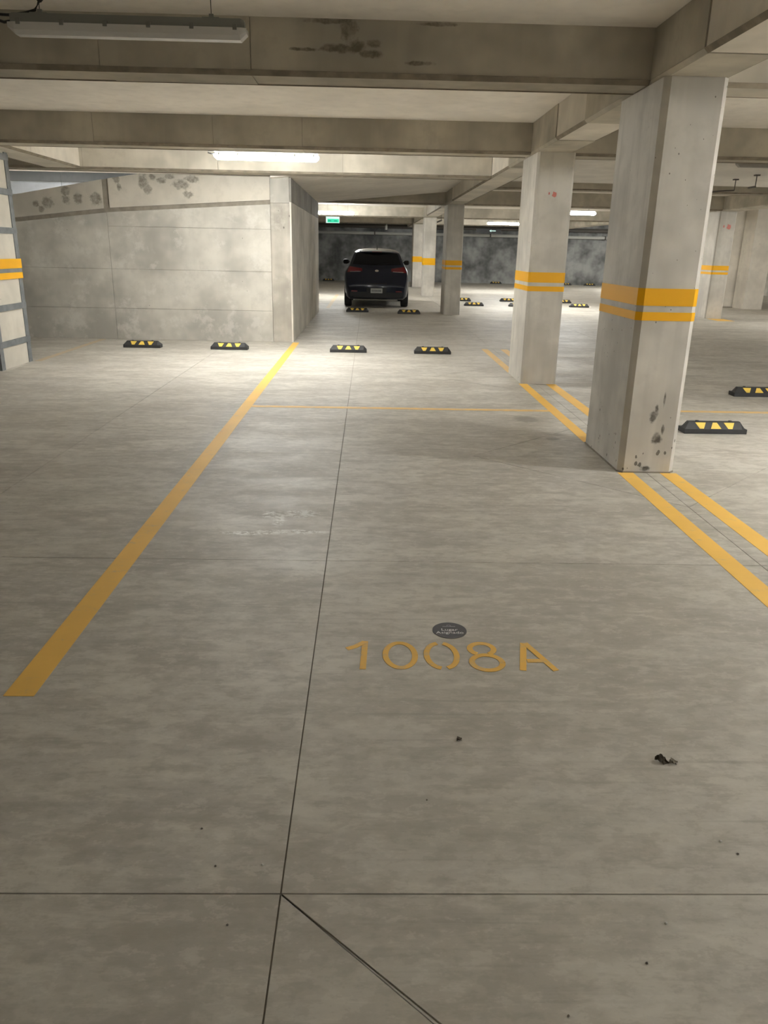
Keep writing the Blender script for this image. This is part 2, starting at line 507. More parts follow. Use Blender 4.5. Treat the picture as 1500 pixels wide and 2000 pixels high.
# beams: pours (segments) with fine joints round a core, chamfered lower edges
CH = 0.022
def beam_x(y0, y1, cuts, label, z0=Z_BEAM, mat='beam'):
    root = empty('concrete_beam', ((cuts[0] + cuts[-1]) / 2, (y0 + y1) / 2, z0))
    tag(root, label, 'beam', kind='structure')
    ox, oy, oz = root.location
    core_ = MB().box(cuts[0] - ox, cuts[-1] - ox, y0 + 0.012 - oy, y1 - 0.012 - oy, z0 + 0.012 - oz, Z_SLAB + 0.02 - oz)
    obj('beam_core', core_, M['joint'], root)
    for k in range(len(cuts) - 1):
        a, b = cuts[k] + (0.002 if k else 0), cuts[k + 1] - (0.002 if k < len(cuts) - 2 else 0)
        d = 0.0 if k % 2 == 0 else 0.004
        prof = [(y0 + d, Z_SLAB + 0.01), (y0 + d, z0 + CH), (y0 + d + CH, z0 + d), (y1 - CH, z0 + d), (y1, z0 + CH), (y1, Z_SLAB + 0.01)]
        obj('beam_segment', MB().extr_x([(y - oy, z - oz) for y, z in prof], a - ox, b - ox), M[mat], root)
    for yc, sg in ((y0, 1), (y1, -1)):
        q = [(yc - sg * 0.004, z0 + CH + 0.002), (yc + sg * (CH + 0.002), z0 - 0.004), (yc + sg * (CH + 0.006), z0 + 0.008), (yc + sg * 0.008, z0 + CH + 0.006)]
        obj('edge_strip', MB().extr_x([(y - oy, z - oz) for y, z in q], cuts[0] - ox, cuts[-1] - ox), M['edge'], root)
    return root
def beam_y(x0, x1, cuts, label, z0=Z_BEAM, proud=()):
    root = empty('concrete_beam', ((x0 + x1) / 2, (cuts[0] + cuts[-1]) / 2, z0))
    tag(root, label, 'beam', kind='structure')
    ox, oy, oz = root.location
    obj('beam_core', MB().box(x0 + 0.012 - ox, x1 - 0.012 - ox, cuts[0] - oy, cuts[-1] - oy, z0 + 0.012 - oz, Z_SLAB + 0.02 - oz), M['joint'], root)
    for k in range(len(cuts) - 1):
        a, b = cuts[k] + (0.003 if k else 0), cuts[k + 1] - (0.003 if k < len(cuts) - 2 else 0)
        d = 0.0 if k in proud else 0.008
        prof = [(x0 + d, Z_SLAB + 0.01), (x0 + d, z0 + CH), (x0 + d + CH, z0 + d * 0.5), (x1 - d - CH, z0 + d * 0.5), (x1 - d, z0 + CH), (x1 - d, Z_SLAB + 0.01)]
        obj('beam_segment', MB().extr_y([(x - ox, z - oz) for x, z in prof], a - oy, b - oy), M['beam' if k in proud else 'beam_pale'], root)  # one concrete in two tones: light and shade put into the segment colour
    for xc, sg in ((x0, 1), (x1, -1)):
        q = [(xc - sg * 0.001, z0 + CH + 0.003), (xc + sg * (CH + 0.003), z0 - 0.001), (xc + sg * (CH + 0.012), z0 + 0.012), (xc + sg * 0.012, z0 + CH + 0.010)]
        obj('edge_strip', MB().extr_y([(x - ox, z - oz) for x, z in q], cuts[0] - oy, cuts[-1] - oy), M['edge'], root)
    return root
# the run over the row of columns
beam_y(1.765, 2.175, [GY0, -1.0, 2.2, 4.64, 7.05, 8.1, 10.75, 14.8, 17.9, 20.6, 25.6, 28.6, 32.6, 35.2, GY1], 'long concrete beam running over the row of yellow-banded columns', proud=(3, 5, 8, 10, 12))
beam_y(-4.68, -4.17, [GY0, 5.0, 8.7, 10.5, 12.2], 'concrete beam running over the steel-strapped column')
beam_y(8.27, 8.74, [GY0, 4.6, 7.0, 8.1, 10.75, 16.7, 18.4, 20.6, GY1], 'concrete beam running over the far column beside the core wall', proud=range(9))
XW = [GX0, -4.9, -4.1, -3.2, -1.70, -0.753, 0.6, 1.765]
beam_x(5.47, 5.82, [-4.17, -3.2, -1.69, -0.753, 1.765], 'dark concrete cross beam behind the unlit batten lamp', mat='beam_marked')
beam_x(5.47, 5.82, [2.175, 3.6, 5.2, 6.7, 8.27], 'concrete cross beam springing from the big column towards the next bay')
beam_x(9.27, 9.62, [-4.17, -3.0, -1.71, -0.745, 1.765], 'concrete cross beam in front of the lit batten lamp')
beam_x(9.27, 9.62, [2.175, 3.6, 5.2, 6.7, 8.27], 'concrete cross beam over the bay with the unlit lamp beside the big column')
beam_x(12.2, 12.62, [GX0, -4.14, -2.2, -0.4, 1.765], 'concrete cross beam above the ramp wall, lit by the lamp before it')
beam_x(16.6, 16.95, [2.175, 5.0, 8.27], 'shallow concrete cross beam over the aisle beyond the big column', z0=2.655)
beam_x(19.25, 19.62, [-1.5, 1.765], 'concrete cross beam over the aisle in front of the dark car')
beam_x(19.25, 19.62, [2.175, 5.2, 8.27], 'concrete cross beam over the aisle between the two tall columns')
beam_x(27.1, 27.5, [GX0, -4.5, 1.765], 'bright concrete cross beam lit by the lamp above the dark car')
beam_x(27.1, 27.5, [2.175, 5.2, 8.27], 'concrete cross beam behind the round-ended lit lamp')
beam_x(33.9, 34.3, [GX0, -4.5, 1.765], 'dim concrete cross beam farthest back behind the dark car')
beam_x(33.9, 34.3, [2.175, 5.2, 8.27], 'dim concrete cross beam farthest back near the lit far lamp')
beam_x(5.47, 5.82, [GX0, -4.68], 'concrete cross beam past the steel-strapped column')
beam_x(0.9, 1.25, [-4.17, -1.2, 1.765], 'concrete cross beam overhead before the unlit batten lamp')
beam_x(0.9, 1.25, [2.175, 5.2, 8.27], 'concrete cross beam overhead in the bay beside the numbered space')

# ramp wall: panels in front of a core -----------------------------
def zr(x):   # underside line of the ramp (the dark groove)
    pts = [(-10, 1.43), (-5.37, 1.787), (-3.99, 1.948), (-1.53, 2.109)]
    for (a, za), (b, zb) in zip(pts, pts[1:]):
        if x <= b:
            return za + (zb - za) * (x - a) / (b - a)
    return 2.109
def zt(x):   # top of the parapet
    pts = [(-10, 1.45), (-5.32, 2.16), (-4.06, 2.385), (-3.5, 2.475), (-1.2, 2.475)]
    for (a, za), (b, zb) in zip(pts, pts[1:]):
        if x <= b:
            return za + (zb - za) * (x - a) / (b - a)
    return 2.475
WY = 12.80
wl = obj('wall_ramp', MB().loft([[(x, WY + 0.016, 0.0), (x, WY + 0.28, 0.0), (x, WY + 0.28, zt(x) - 0.004), (x, WY + 0.016, zt(x) - 0.004)] for x in (-10, -5.32, -4.06, -3.5, -1.235)]), M['groove'])
tag(wl, 'pale board-marked concrete ramp wall with slanting parapet and scarred top', 'wall', kind='structure')
def wpanel(name, xs, lo, hi, mat, front=WY, thick=0.02, g=0.002):
    fr = [(x, front, lo(x) + g) for x in xs] + [(x, front, hi(x) - g) for x in reversed(xs)]
    bk = [(x, front + thick, z) for x, _, z in fr]
    n = len(fr)
    return obj(name, MB().loft([fr, bk]), mat, wl)
c_ = lambda z: (lambda x: z)
for xa, xb in ((-9.9, -7.0), (-7.0, -4.045), (-4.045, -1.535)):
    xs = [xa + 0.002] + [x for x in (-5.37, -3.99) if xa < x < xb] + [xb - 0.002]
    prev = 0.0
    for z in (0.485, 1.085, 1.715):
        if prev < min(zr(x) for x in xs) - 0.05 and z < min(zr(x) for x in xs) - 0.05:
            wpanel('wall_panel', xs, c_(prev), c_(z), M['wall'], WY + random.uniform(-0.001, 0.002))
            prev = z
    wpanel('wall_panel', xs, c_(prev), lambda x: zr(x) - 0.028, M['wall'], WY + 0.001)
for xa, xb in ((-9.9, -7.0), (-7.0, -4.085), (-3.99, -1.535)):
    xs = [xa] + [x for x in (-5.37, -5.32, -4.06, -3.99, -3.5) if xa + 0.03 < x < xb - 0.03] + [xb]
    wpanel('parapet_panel', xs, lambda x: zr(x) + 0.030, zt, M['wall_spot'], WY - 0.006)
wpanel('wall_end_panel', [-1.53, -1.235], c_(0), c_(2.10), M['wall_end'], WY - 0.004)
wpanel('wall_end_panel', [-1.53, -1.235], c_(2.10), c_(2.475), M['wall'], WY - 0.002)
# the wall's return along the aisle
wr = obj('wall_aisle', MB().box(-1.5, -1.226, WY + 0.02, 19.45, 0, 2.44), M['groove'])
tag(wr, 'shaded concrete wall running back along the aisle to the dark car', 'wall', kind='structure')
ycuts = [WY - 0.004, 14.1, 15.55, 17.2, 19.45]
for k in range(4):
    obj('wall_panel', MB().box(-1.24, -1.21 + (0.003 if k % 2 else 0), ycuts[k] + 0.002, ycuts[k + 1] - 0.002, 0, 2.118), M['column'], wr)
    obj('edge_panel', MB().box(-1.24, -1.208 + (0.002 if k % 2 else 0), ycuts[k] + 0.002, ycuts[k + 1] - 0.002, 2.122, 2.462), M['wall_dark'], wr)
# ramp surface, far wall of the ramp and the floor above it
rd = obj('floor_ramp', MB().loft([[(x, 13.08, zr(x) - 0.2), (x, 19.4, zr(x) - 0.2), (x, 19.4, zr(x) + 0.05), (x, 13.08, zr(x) + 0.05)] for x in (-10, -5.37, -3.99, -1.5)]), M['slab'])
tag(rd, 'concrete ramp climbing behind the slanting parapet', 'ramp', kind='structure')
rw = obj('wall_shaft', MB().box(GX0, -1.5, 19.4, 19.65, 0, 4.6), M['groove'])
tag(rw, 'blue-grey panelled wall seen through the gap over the ramp parapet', 'wall', kind='structure')
for xa, xb in ((-10, -8.6), (-8.6, -7.1), (-7.1, -5.6), (-5.6, -4.1), (-4.1, -1.5)):
    obj('wall_panel', MB().box(xa + 0.004, xb - 0.004, 19.38, 19.41, 1.3, 2.785), M['ramp_wall'], rw)
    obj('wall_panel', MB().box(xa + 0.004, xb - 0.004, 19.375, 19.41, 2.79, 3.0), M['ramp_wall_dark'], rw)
    obj('wall_panel', MB().box(xa + 0.004, xb - 0.004, 19.2, 19.41, 3.0, 4.5), M['wall_dark'], rw)
up = obj('ceiling_upper', MB().box(GX0, -1.4, 16.6, 19.6, 4.5, 4.7), M['slab'])
tag(up, 'soffit of the floor above over the ramp shaft', 'ceiling', kind='structure')
obj('upper_wall', MB().box(GX0, -1.4, 16.6, 16.8, 3.0, 4.5), M['slab'], up)
obj('upper_wall', MB().box(-1.5, -1.4, 16.8, 19.4, 3.0, 4.5), M['slab'], up)

# ------------------------------------------------------------------ columns
def oct_ring(x0, x1, y0, y1, c, e=0.0):
    x0, x1, y0, y1 = x0 - e, x1 + e, y0 - e, y1 + e
    return [(x0 + c, y0), (x1 - c, y0), (x1, y0 + c), (x1, y1 - c), (x1 - c, y1), (x0 + c, y1), (x0, y1 - c), (x0, y0 + c)]
def ring_mesh(x0, x1, y0, y1, c, z0, z1, e):
    a, b = oct_ring(x0, x1, y0, y1, c, e), oct_ring(x0, x1, y0, y1, c, -0.002)
    n = len(a)
    mb = MB()
    vs = [(x, y, z0) for x, y in a] + [(x, y, z1) for x, y in a] + [(x, y, z1) for x, y in b] + [(x, y, z0) for x, y in b]
    fs = []
    for i in range(n):
        j = (i + 1) % n
        for k in range(4):
            l = (k + 1) % 4
            fs.append((k * n + i, k * n + j, l * n + j, l * n + i))
    return mb.add(vs, fs)
BANDS = ((1.137, 1.247), (1.042, 1.097))
def column(x0, x1, y0, y1, label, mat='column', ch=0.024, bands=BANDS, red=None, top=Z_BEAM):
    cx, cy = (x0 + x1) / 2, (y0 + y1) / 2
    root = empty('concrete_column', (cx, cy, 0))
    tag(root, label, 'column', 'columns of the garage', 'thing')
    a, b, c, d = x0 - cx, x1 - cx, y0 - cy, y1 - cy
    obj('shaft', MB().prism(oct_ring(a, b, c, d, ch), 0, top), M[mat], root)
    for z0, z1 in bands:
        obj('yellow_band', ring_mesh(a, b, c, d, ch, z0, z1, 0.0025), M['band'], root)
    if red:
        rx, rz, rr = red
        pts = [(rx - cx + rr * s * math.cos(t), rz + rr * s * 1.2 * math.sin(t)) for t, s in ((k * 2 * math.pi / 9, 1 + 0.25 * math.sin(k * 2.7)) for k in range(9))]
        obj('spray_mark', MB().loft([[(x, c - 0.002, z) for x, z in pts], [(x, c + 0.002, z) for x, z in pts]]), M['red'], root)
        pts = [(x * 0.35 - (rx - cx) * 0.35 + rx - cx - 2.4 * rr, z * 0.5 + rz * 0.5 + 0.01) for x, z in pts]
        obj('spray_mark', MB().loft([[(x, c - 0.002, z) for x, z in pts], [(x, c + 0.002, z) for x, z in pts]]), M['red'], root)
    return root
near = column(1.77, 2.165, 5.20, 6.10, 'big concrete column with two yellow bands and scarred foot beside the numbered space', 'column_near', 0.036)
obj('plinth_edge', ring_mesh(-0.1975, 0.1975, -0.45, 0.45, 0.036, 0.0, 0.010, 0.006), M['groove'], near)
column(1.79, 2.20, 9.00, 9.86, 'concrete column with a red spray mark, second along from the big scarred one', red=(2.0, 2.055, 0.024))
column(1.80, 2.19, 19.07, 19.95, 'shaded banded column standing just past the dark car on the aisle edge')
column(1.80, 2.20, 26.9, 27.7, 'pale column behind the shaded one on the aisle edge', bands=((1.0, 1.22),))
column(1.80, 2.20, 33.7, 34.5, 'farthest small column of the row, near the dark back wall', bands=((1.0, 1.22),))
column(8.31, 8.72, 19.45, 20.2, 'far column with yellow bands in front of the pale core wall', red=(8.56, 2.13, 0.05))
column(8.31, 8.72, 26.9, 27.7, 'concrete column far back, hidden behind the big scarred column')
# steel-jacketed column
def strapped_column(x0, x1, y0, y1):
    cx, cy = (x0 + x1) / 2, (y0 + y1) / 2
    root = empty('concrete_column', (cx, cy, 0))
    tag(root, 'concrete column caged in grey steel angles and straps, cut by the picture edge', 'column', 'columns of the garage', 'thing')
    a, b, c, d = x0 - cx, x1 - cx, y0 - cy, y1 - cy
    obj('shaft', MB().prism(oct_ring(a, b, c, d, 0.01), 0, Z_BEAM), M['column_pale'], root)
    L, T = 0.085, 0.010
    for sx, sy in ((1, 1), (1, -1), (-1, 1), (-1, -1)):
        X, Y = (b if sx > 0 else a), (d if sy > 0 else c)
        poly = [(X + sx * T, Y + sy * T), (X - sx * L, Y + sy * T), (X - sx * L, Y), (X, Y), (X, Y - sy * L), (X + sx * T, Y - sy * L)]
        if sx * sy < 0:
            poly.reverse()
        obj('steel_angle', MB().prism(poly, 0, Z_BEAM - 0.02), M['steel'], root)
    for z in (0.29, 0.705, 1.125, 1.58, 2.015, 2.40):
        obj('steel_strap', ring_mesh(a, b, c, d, 0.012, z - 0.035, z + 0.035, 0.018), M['steel'], root)
    for z0, z1 in ((1.148, 1.258), (1.028, 1.10)):
        obj('yellow_band', ring_mesh(a, b, c, d, 0.012, z0, z1, 0.021), M['band'], root)
    return root
M['column_pale'] = concrete('pale_column_concrete', (0.62, 0.585, 0.515), 0.08, 1.0, 0.2, seed=12.0)
strapped_column(-4.74, -4.335, 9.29, 10.14)

# ------------------------------------------------------------------ paint on the floor
def strip(name, x0, x1, y0, y1, label, mat='line', cat='line marking', group='yellow bay lines'):
    o = obj(name, MB().box(-(x1 - x0) / 2, (x1 - x0) / 2, -(y1 - y0) / 2, (y1 - y0) / 2, 0, 0.0012), M[mat], None, ((x0 + x1) / 2, (y0 + y1) / 2, 0.0002))
    return tag(o, label, cat, group, 'thing')
strip('parking_line', -1.215, -1.112, 2.287, 12.74, 'long yellow line on the open side of the numbered space')
strip('parking_line', 1.765, 1.875, -0.5, 5.195, 'yellow line running up to the big column along the numbered space')
strip('parking_line', 2.065, 2.18, -0.5, 5.195, 'yellow line running up to the big column on the side away from the number')
strip('parking_line', 1.765, 1.865, 6.11, 8.99, 'yellow line between two columns on the side of the numbered space')
strip('parking_line', 2.085, 2.20, 6.11, 8.99, 'yellow line between two columns on the side of the black wheel stops')
strip('parking_line', 1.785, 1.885, 9.87, 12.30, 'worn yellow line past the red-marked column, towards the driving aisle', 'line_worn')
strip('parking_line', 2.085, 2.195, 9.87, 12.30, 'worn yellow line half hidden behind the red-marked column', 'line_worn')
strip('parking_line', -1.112, 1.765, 7.345, 7.43, 'thin worn yellow line closing the far end of the numbered space', 'line_worn')
strip('parking_line', 2.20, 8.2, 7.43, 7.515, 'thin worn yellow line behind the wheel stops of the next bay', 'line_worn')
strip('parking_line', -4.31, -4.22, 10.16, 12.75, 'faint worn yellow line from the steel-strapped column to the ramp wall', 'line_faint')
strip('parking_line', -1.10, -1.0, 20.6, 27.0, 'faint yellow line on the floor beside the dark car', 'line_faint')
strip('parking_line', 8.34, 8.75, 18.75, 19.42, 'short yellow patch at the foot of the far column by the core wall')

def stroke(pts, wd, z=0.0013, closed=False):
    """flat ribbon polygon along a polyline"""
    P = [Vector(p) for p in pts]
    n = len(P)
    left, right = [], []
    for i, p in enumerate(P):
        if closed:
            d = (P[(i + 1) % n] - P[i - 1]).normalized()
        else:
            d = (P[min(i + 1, n - 1)] - P[max(i - 1, 0)]).normalized()
        nn = Vector((-d.y, d.x)) * wd / 2
        left.append(p + nn); right.append(p - nn)
    mb = MB()
    m = n if closed else n - 1
    for i in range(m):
        j = (i + 1) % n
        q = [left[i], right[i], right[j], left[j]]
        mb.add([(v.x, v.y, 0) for v in q] + [(v.x, v.y, z) for v in q], [(0, 1, 2, 3), (7, 6, 5, 4), (0, 4, 5, 1), (1, 5, 6, 2), (2, 6, 7, 3), (3, 7, 4, 0)])
    return mb
def arc(cx, cy, rx, ry, a0, a1, n=20):
    return [(cx + rx * math.cos(math.radians(a0 + (a1 - a0) * k / n)), cy + ry * math.sin(math.radians(a0 + (a1 - a0) * k / n))) for k in range(n + 1)]
num = empty('space_number', (0.32, 2.58, 0.0002))
tag(num, 'yellow stencilled number 1008A painted on the floor slab', 'number', kind='thing')
def glyph(name, strokes, wd=0.022):
    mb = MB()
    for n_, s in enumerate(strokes):
        k = stroke([(x - 0.32, y - 2.58) for x, y in s], wd, 0.0012 + 0.0003 * n_)
        mb.add(k.v, k.f)
    return obj(name, mb, M['stencil'], num)
glyph('digit_one', [[(-0.004, 2.482), (0.004, 2.694)], [(-0.066, 2.632), (-0.035, 2.650), (0.002, 2.688)]], 0.023)
glyph('digit_zero', [arc(0.137, 2.588, 0.056, 0.094, 0, 360, 32)])
z2 = empty('digit_zero', (0, 0, 0))
z2.parent = num
for half in (arc(0.291, 2.588, 0.054, 0.094, 98, 264), arc(0.297, 2.588, 0.054, 0.094, -78, 80)):
    obj('stencil_half', stroke([(x - 0.32, y - 2.58) for x, y in half], 0.022, 0.0012), M['stencil'], z2)
glyph('digit_eight', [arc(0.453, 2.640, 0.046, 0.044, -60, 240, 26), arc(0.460, 2.537, 0.057, 0.056, 0, 360, 30)])
glyph('letter_a', [[(0.584, 2.482), (0.624, 2.690)], [(0.629, 2.690), (0.706, 2.482)], [(0.612, 2.552), (0.674, 2.552)]], 0.024)

st = empty('floor_sticker', (0.344, 2.791, 0.0002))
tag(st, 'round charcoal sticker with white lettering above the painted number', 'sticker')
disc = MB().prism([(0.069 * math.cos(2 * math.pi * k / 48), 0.069 * math.sin(2 * math.pi * k / 48)) for k in range(48)], 0, 0.0012)
obj('sticker_disc', disc, M['sticker'], st)
for body, size, y in (('Lugar', 0.027, -0.004), ('Asignado', 0.027, -0.029)):
    tm = text_mesh(body, size)
    for v in tm.vertices:
        v.co.x *= 1.12
        v.co.x += 0.0004 * (v.co.y > size * 0.3)
        v.co.x += 0.0002
    link('lettering', tm, M['white'], st, (-0.001, y, 0.0014))
obj('logo_mark', MB().box(-0.026, 0.026, 0.029, 0.035, 0.0012, 0.0018), M['grey_print'], st)
obj('logo_mark', stroke(arc(0, 0.037, 0.008, 0.008, 0, 180, 8), 0.004, 0.0018), M['grey_print'], st)

# ------------------------------------------------------------------ wheel stops
def make_stop():
    root = empty('wheel_stop')
    Lh, D, H, lip = 0.272, 0.15, 0.098, 0.042
    prof = [(0.004, 0), (0, 0.006), (0, lip), (0.05, H - 0.006), (0.058, H), (0.092, H), (0.10, H - 0.006), (D, lip), (D, 0.006), (D - 0.004, 0)]
    def ring(x, dz):     # lower the top towards the slanting ends
        return [(x, y if z < lip + 0.001 else y + (0.075 - y) * (0.15 if dz else 0), z if z <= lip else lip + (z - lip) * (0.0 if dz > 0.9 else 1.0)) for y, z in prof]
    rings = [ring(-Lh, 1), ring(-Lh + 0.045, 0), ring(Lh - 0.045, 0), ring(Lh, 1)]
    obj('rubber_body', MB().loft(rings), M['rubber'], root)
    def on_face(x, t, o):   # t 0..1 up the sloping face
        y, z = 0.05 * t, lip + (H - 0.006 - lip) * t
        n = Vector((0, -(H - 0.006 - lip), 0.05)).normalized()
        return (x, y + n.y * o, z + n.z * o)
    for cx, upw in ((-0.125, False), (0, True), (0.125, False)):
        lo, hi = (0.046, 0.018) if upw else (0.018, 0.046)
        q = [(cx - lo, 0.06), (cx + lo, 0.06), (cx + hi, 0.95), (cx - hi, 0.95)]
        obj('reflector', MB().loft([[on_face(x, t, 0.0025) for x, t in q], [on_face(x, t, -0.002) for x, t in q]]), M['marker'], root)
    for cx in (-0.145, 0.145):
        b = MB().prism([(cx + 0.016 * math.cos(k * math.pi / 4), 0.076 + 0.012 * math.sin(k * math.pi / 4)) for k in range(8)], H - 0.004, H + 0.006)
        obj('bolt_cap', b, M['rubber'], root)
    return root
stop0 = make_stop()
stops = [
    (-3.36, 11.71, 'black wheel stop with yellow triangles before the ramp wall, nearer the strapped column'),
    (-2.06, 11.66, 'black wheel stop with yellow triangles before the ramp wall, nearer the wall corner'),
    (-0.29, 11.58, 'black wheel stop in the aisle end of the space, nearer the ramp wall corner'),
    (0.96, 11.57, 'black wheel stop in the aisle end of the space, nearer the red-marked column'),
    (3.01, 6.475, 'large black wheel stop with yellow triangles right beside the big column'),
    (4.30, 8.36, 'black wheel stop cut by the picture edge, past the big column'),
    (-0.27, 19.40, 'wheel stop under the tail of the dark car on the wall side'),
    (0.975, 19.10, 'wheel stop under the tail of the dark car on the column side'),
    (2.98, 22.45, 'small far wheel stop beside the shaded column, front one of a pair'),
    (2.88, 24.55, 'small far wheel stop beside the shaded column, rear one of a pair'),
    (4.25, 22.5, 'small far wheel stop mostly hidden behind the red-marked column, front row'),
    (4.36, 24.75, 'small far wheel stop emerging from behind the red-marked column, rear row'),
    (6.03, 22.65, 'small far wheel stop in the gap between the two big columns, front one'),
    (5.98, 24.5, 'small far wheel stop in the gap between the two big columns, rear one'),
    (-1.92, 38.4, 'tiny dark wheel stop at the back wall beyond the ramp wall corner'),
    (6.15, 38.8, 'tiny dark wheel stop at the back wall beside the shaded column'),
    (9.55, 38.8, 'tiny dark wheel stop at the back wall, tucked against the red-marked column edge'),
    (10.72, 38.8, 'tiny dark wheel stop at the back wall between the two big columns'),
]
for k, (x, y, lab) in enumerate(stops):
    s = stop0 if k == 0 else copy_tree(stop0)
    s.location = (x, y, 0)
    s.rotation_euler = (0, 0, math.radians((0.4, -0.3, 0.2, -0.2)[k % 4]))
    tag(s, lab, 'wheel stop', 'black and yellow wheel stops')

# ------------------------------------------------------------------ batten lamps
def lamp(x, y, z, lit, label, detail=False, hang=True, length=1.26, zs=Z_SLAB, mat='lamp_on'):
    root = empty('batten_lamp', (x, y, z))
    tag(root, label, 'lamp', 'hanging batten lamps')
    h = length / 2
    def ring(px, wd, z0, z1, c):
        return [(px, -wd, z1), (px, -wd, z0 + c), (px, -wd + c, z0), (px, wd - c, z0), (px, wd, z0 + c), (px, wd, z1)]
    hs = MB().loft([ring(-h + 0.012, 0.030, 0.062, 0.093, 0.004), ring(-h + 0.03, 0.037, 0.053, 0.100, 0.004), ring(h - 0.03, 0.037, 0.053, 0.100, 0.004), ring(h - 0.012, 0.030, 0.062, 0.093, 0.004)])
    obj('housing', hs, M['lamp_body'], root)
    df = MB().loft([ring(-h, 0.040, 0.032, 0.056, 0.006), ring(-h + 0.035, 0.049, 0.0, 0.056, 0.020), ring(h - 0.035, 0.049, 0.0, 0.056, 0.020), ring(h, 0.040, 0.032, 0.056, 0.006)])
    obj('diffuser', df, M[mat if lit else 'lamp_off_grey' if mat == 'dull' else 'lamp_off'], root)
    if detail:
        for k in range(6):
            px = -h + 0.06 + k * (length - 0.12) / 5
            for sy in (-1, 1):
                obj('clip', MB().box(px - 0.011, px + 0.011, min(sy * 0.035, sy * 0.052), max(sy * 0.035, sy * 0.052), 0.044, 0.072), M['clip'], root)
    if hang:
        for px in (-0.37 * length, 0.35 * length):
            br = obj('bracket', MB().box(px - 0.045, px + 0.045, -0.03, 0.03, 0.100, 0.106).box(px - 0.012, px + 0.012, -0.006, 0.006, 0.106, 0.126), M['lamp_body'], root)
            obj('hanger_wire', MB().tube([(px, 0, 0.12), (px, 0, zs - z)], 0.0022, 6), M['wire'], br)
    if detail:
        cb = MB().tube([(-h + 0.03, 0, 0.072), (-h - 0.03, 0, 0.062), (-h - 0.075, 0, 0.075), (-h - 0.07, 0, 0.098), (-h + 0.0, 0, 0.096), (-h + 0.09, 0, 0.108), (-h + 0.14, 0, 0.122), (-h + 0.165, 0, 0.16), (-h + 0.17, 0, zs - z)], 0.0075, 8)
        obj('power_cable', cb, M['cable'], root)
        obj('cable_plug', MB().tube([(-h + 0.166, 0, 0.16), (-h + 0.17, 0, 0.172), (-h + 0.17, 0, 0.24)], [0.010, 0.019, 0.019], 10), M['cable'], root)
    else:
        obj('power_cable', MB().tube([(-h + 0.02, 0, 0.075), (-h - 0.025, 0, 0.095), (-h + 0.02, 0, 0.122), (-h + 0.05, 0, zs - z)], 0.005, 6), M['cable'], root)
    return root
lamp(-1.30, 4.77, 2.497, False, 'unlit batten lamp with black cable hanging in front of the first beam', True)
lamp(-1.255, 10.25, 2.445, True, 'lit white batten lamp hanging before the ramp wall', True)
lamp(5.12, 10.25, 2.495, False, 'unlit batten lamp cut by the picture edge beside the big column', mat='dull')
lamp(-1.10, 25.2, 2.44, True, 'lit lamp above the dark car next to the green sign')
lamp(5.30, 21.6, 2.42, True, 'lit lamp glimpsed between the two nearest columns')
lamp(5.02, 30.6, 2.42, True, 'lit lamp glimpsed just past the shaded column, near the back wall')
lamp(4.85, 4.50, 2.497, True, 'lit lamp over the bay beside the big column, beyond the picture edge')
lamp(11.4, 16.3, 2.497, True, 'lit lamp over the aisle towards the core wall, beyond the picture edge')
lamp(11.3, 33.5, 2.44, True, 'lit lamp near the back wall hidden behind the big scarred column')
lamp(6.1, -1.2, 2.497, True, 'lit lamp over the neighbouring bay behind the viewpoint')
lamp(-6.6, 18.2, 4.30, True, 'added unseen fill lamp brightening the ramp shaft and its blue-grey wall', zs=4.5, mat='shaft_fill')  # invented source, added out of sight to light the shaft wall

# ------------------------------------------------------------------ signs, pipes
def hung_sign():
    root = empty('exit_sign', (-1.10, 24.6, 2.18))
    tag(root, 'small glowing green exit sign hanging under the far lamp', 'sign')
    obj('sign_case', MB().box(-0.20, 0.20, 0.0, 0.03, 0, 0.175), M['exit_white'], root)
    obj('sign_face', MB().box(-0.155, 0.185, -0.004, 0.0, 0.015, 0.115), M['exit_green'], root)
    a = stroke([(-0.13, 0.055), (-0.05, 0.055), (-0.03, 0.055)], 0.03, 0.002)
    for o_, cx in ((0, -0.09), (1, 0.09)):
        pts = [(cx - 0.055, 0.045), (cx + 0.045, 0.045), (cx + 0.055, 0.062), (cx + 0.02, 0.078), (cx - 0.03, 0.075), (cx - 0.055, 0.065)]
        obj('pictogram', MB().loft([[(x, -0.0065, z) for x, z in pts], [(x, -0.004, z) for x, z in pts]]), M['exit_dark'], root)
    for px in (-0.15, 0.15):
        obj('hanger_wire', MB().tube([(px, 0.015, 0.175), (px, 0.015, Z_SLAB - 2.18)], 0.002, 6), M['wire'], root)
hung_sign()
ar = empty('arrow_sign', (5.43, 36.0, 2.25))
tag(ar, 'tiny dark sign with a pale arrow beneath the far lamp', 'sign')
obj('sign_board', MB().box(-0.75, 0.35, 0, 0.03, 0, 0.17), M['cable'], ar)
obj('arrow', MB().loft([[(x, -0.004, z) for x, z in ((-0.16, 0.085), (-0.08, 0.14), (-0.08, 0.105), (0.12, 0.105), (0.12, 0.065), (-0.08, 0.065), (-0.08, 0.03))],
                        [(x, 0.0, z) for x, z in ((-0.16, 0.085), (-0.08, 0.14), (-0.08, 0.105), (0.12, 0.105), (0.12, 0.065), (-0.08, 0.065), (-0.08, 0.03))]]), M['arrow'], ar)
for px in (-0.6, 0.2):
    obj('hanger_wire', MB().tube([(px, 0.015, 0.17), (px, 0.015, Z_SLAB - 2.25)], 0.004, 6), M['wire'], ar)

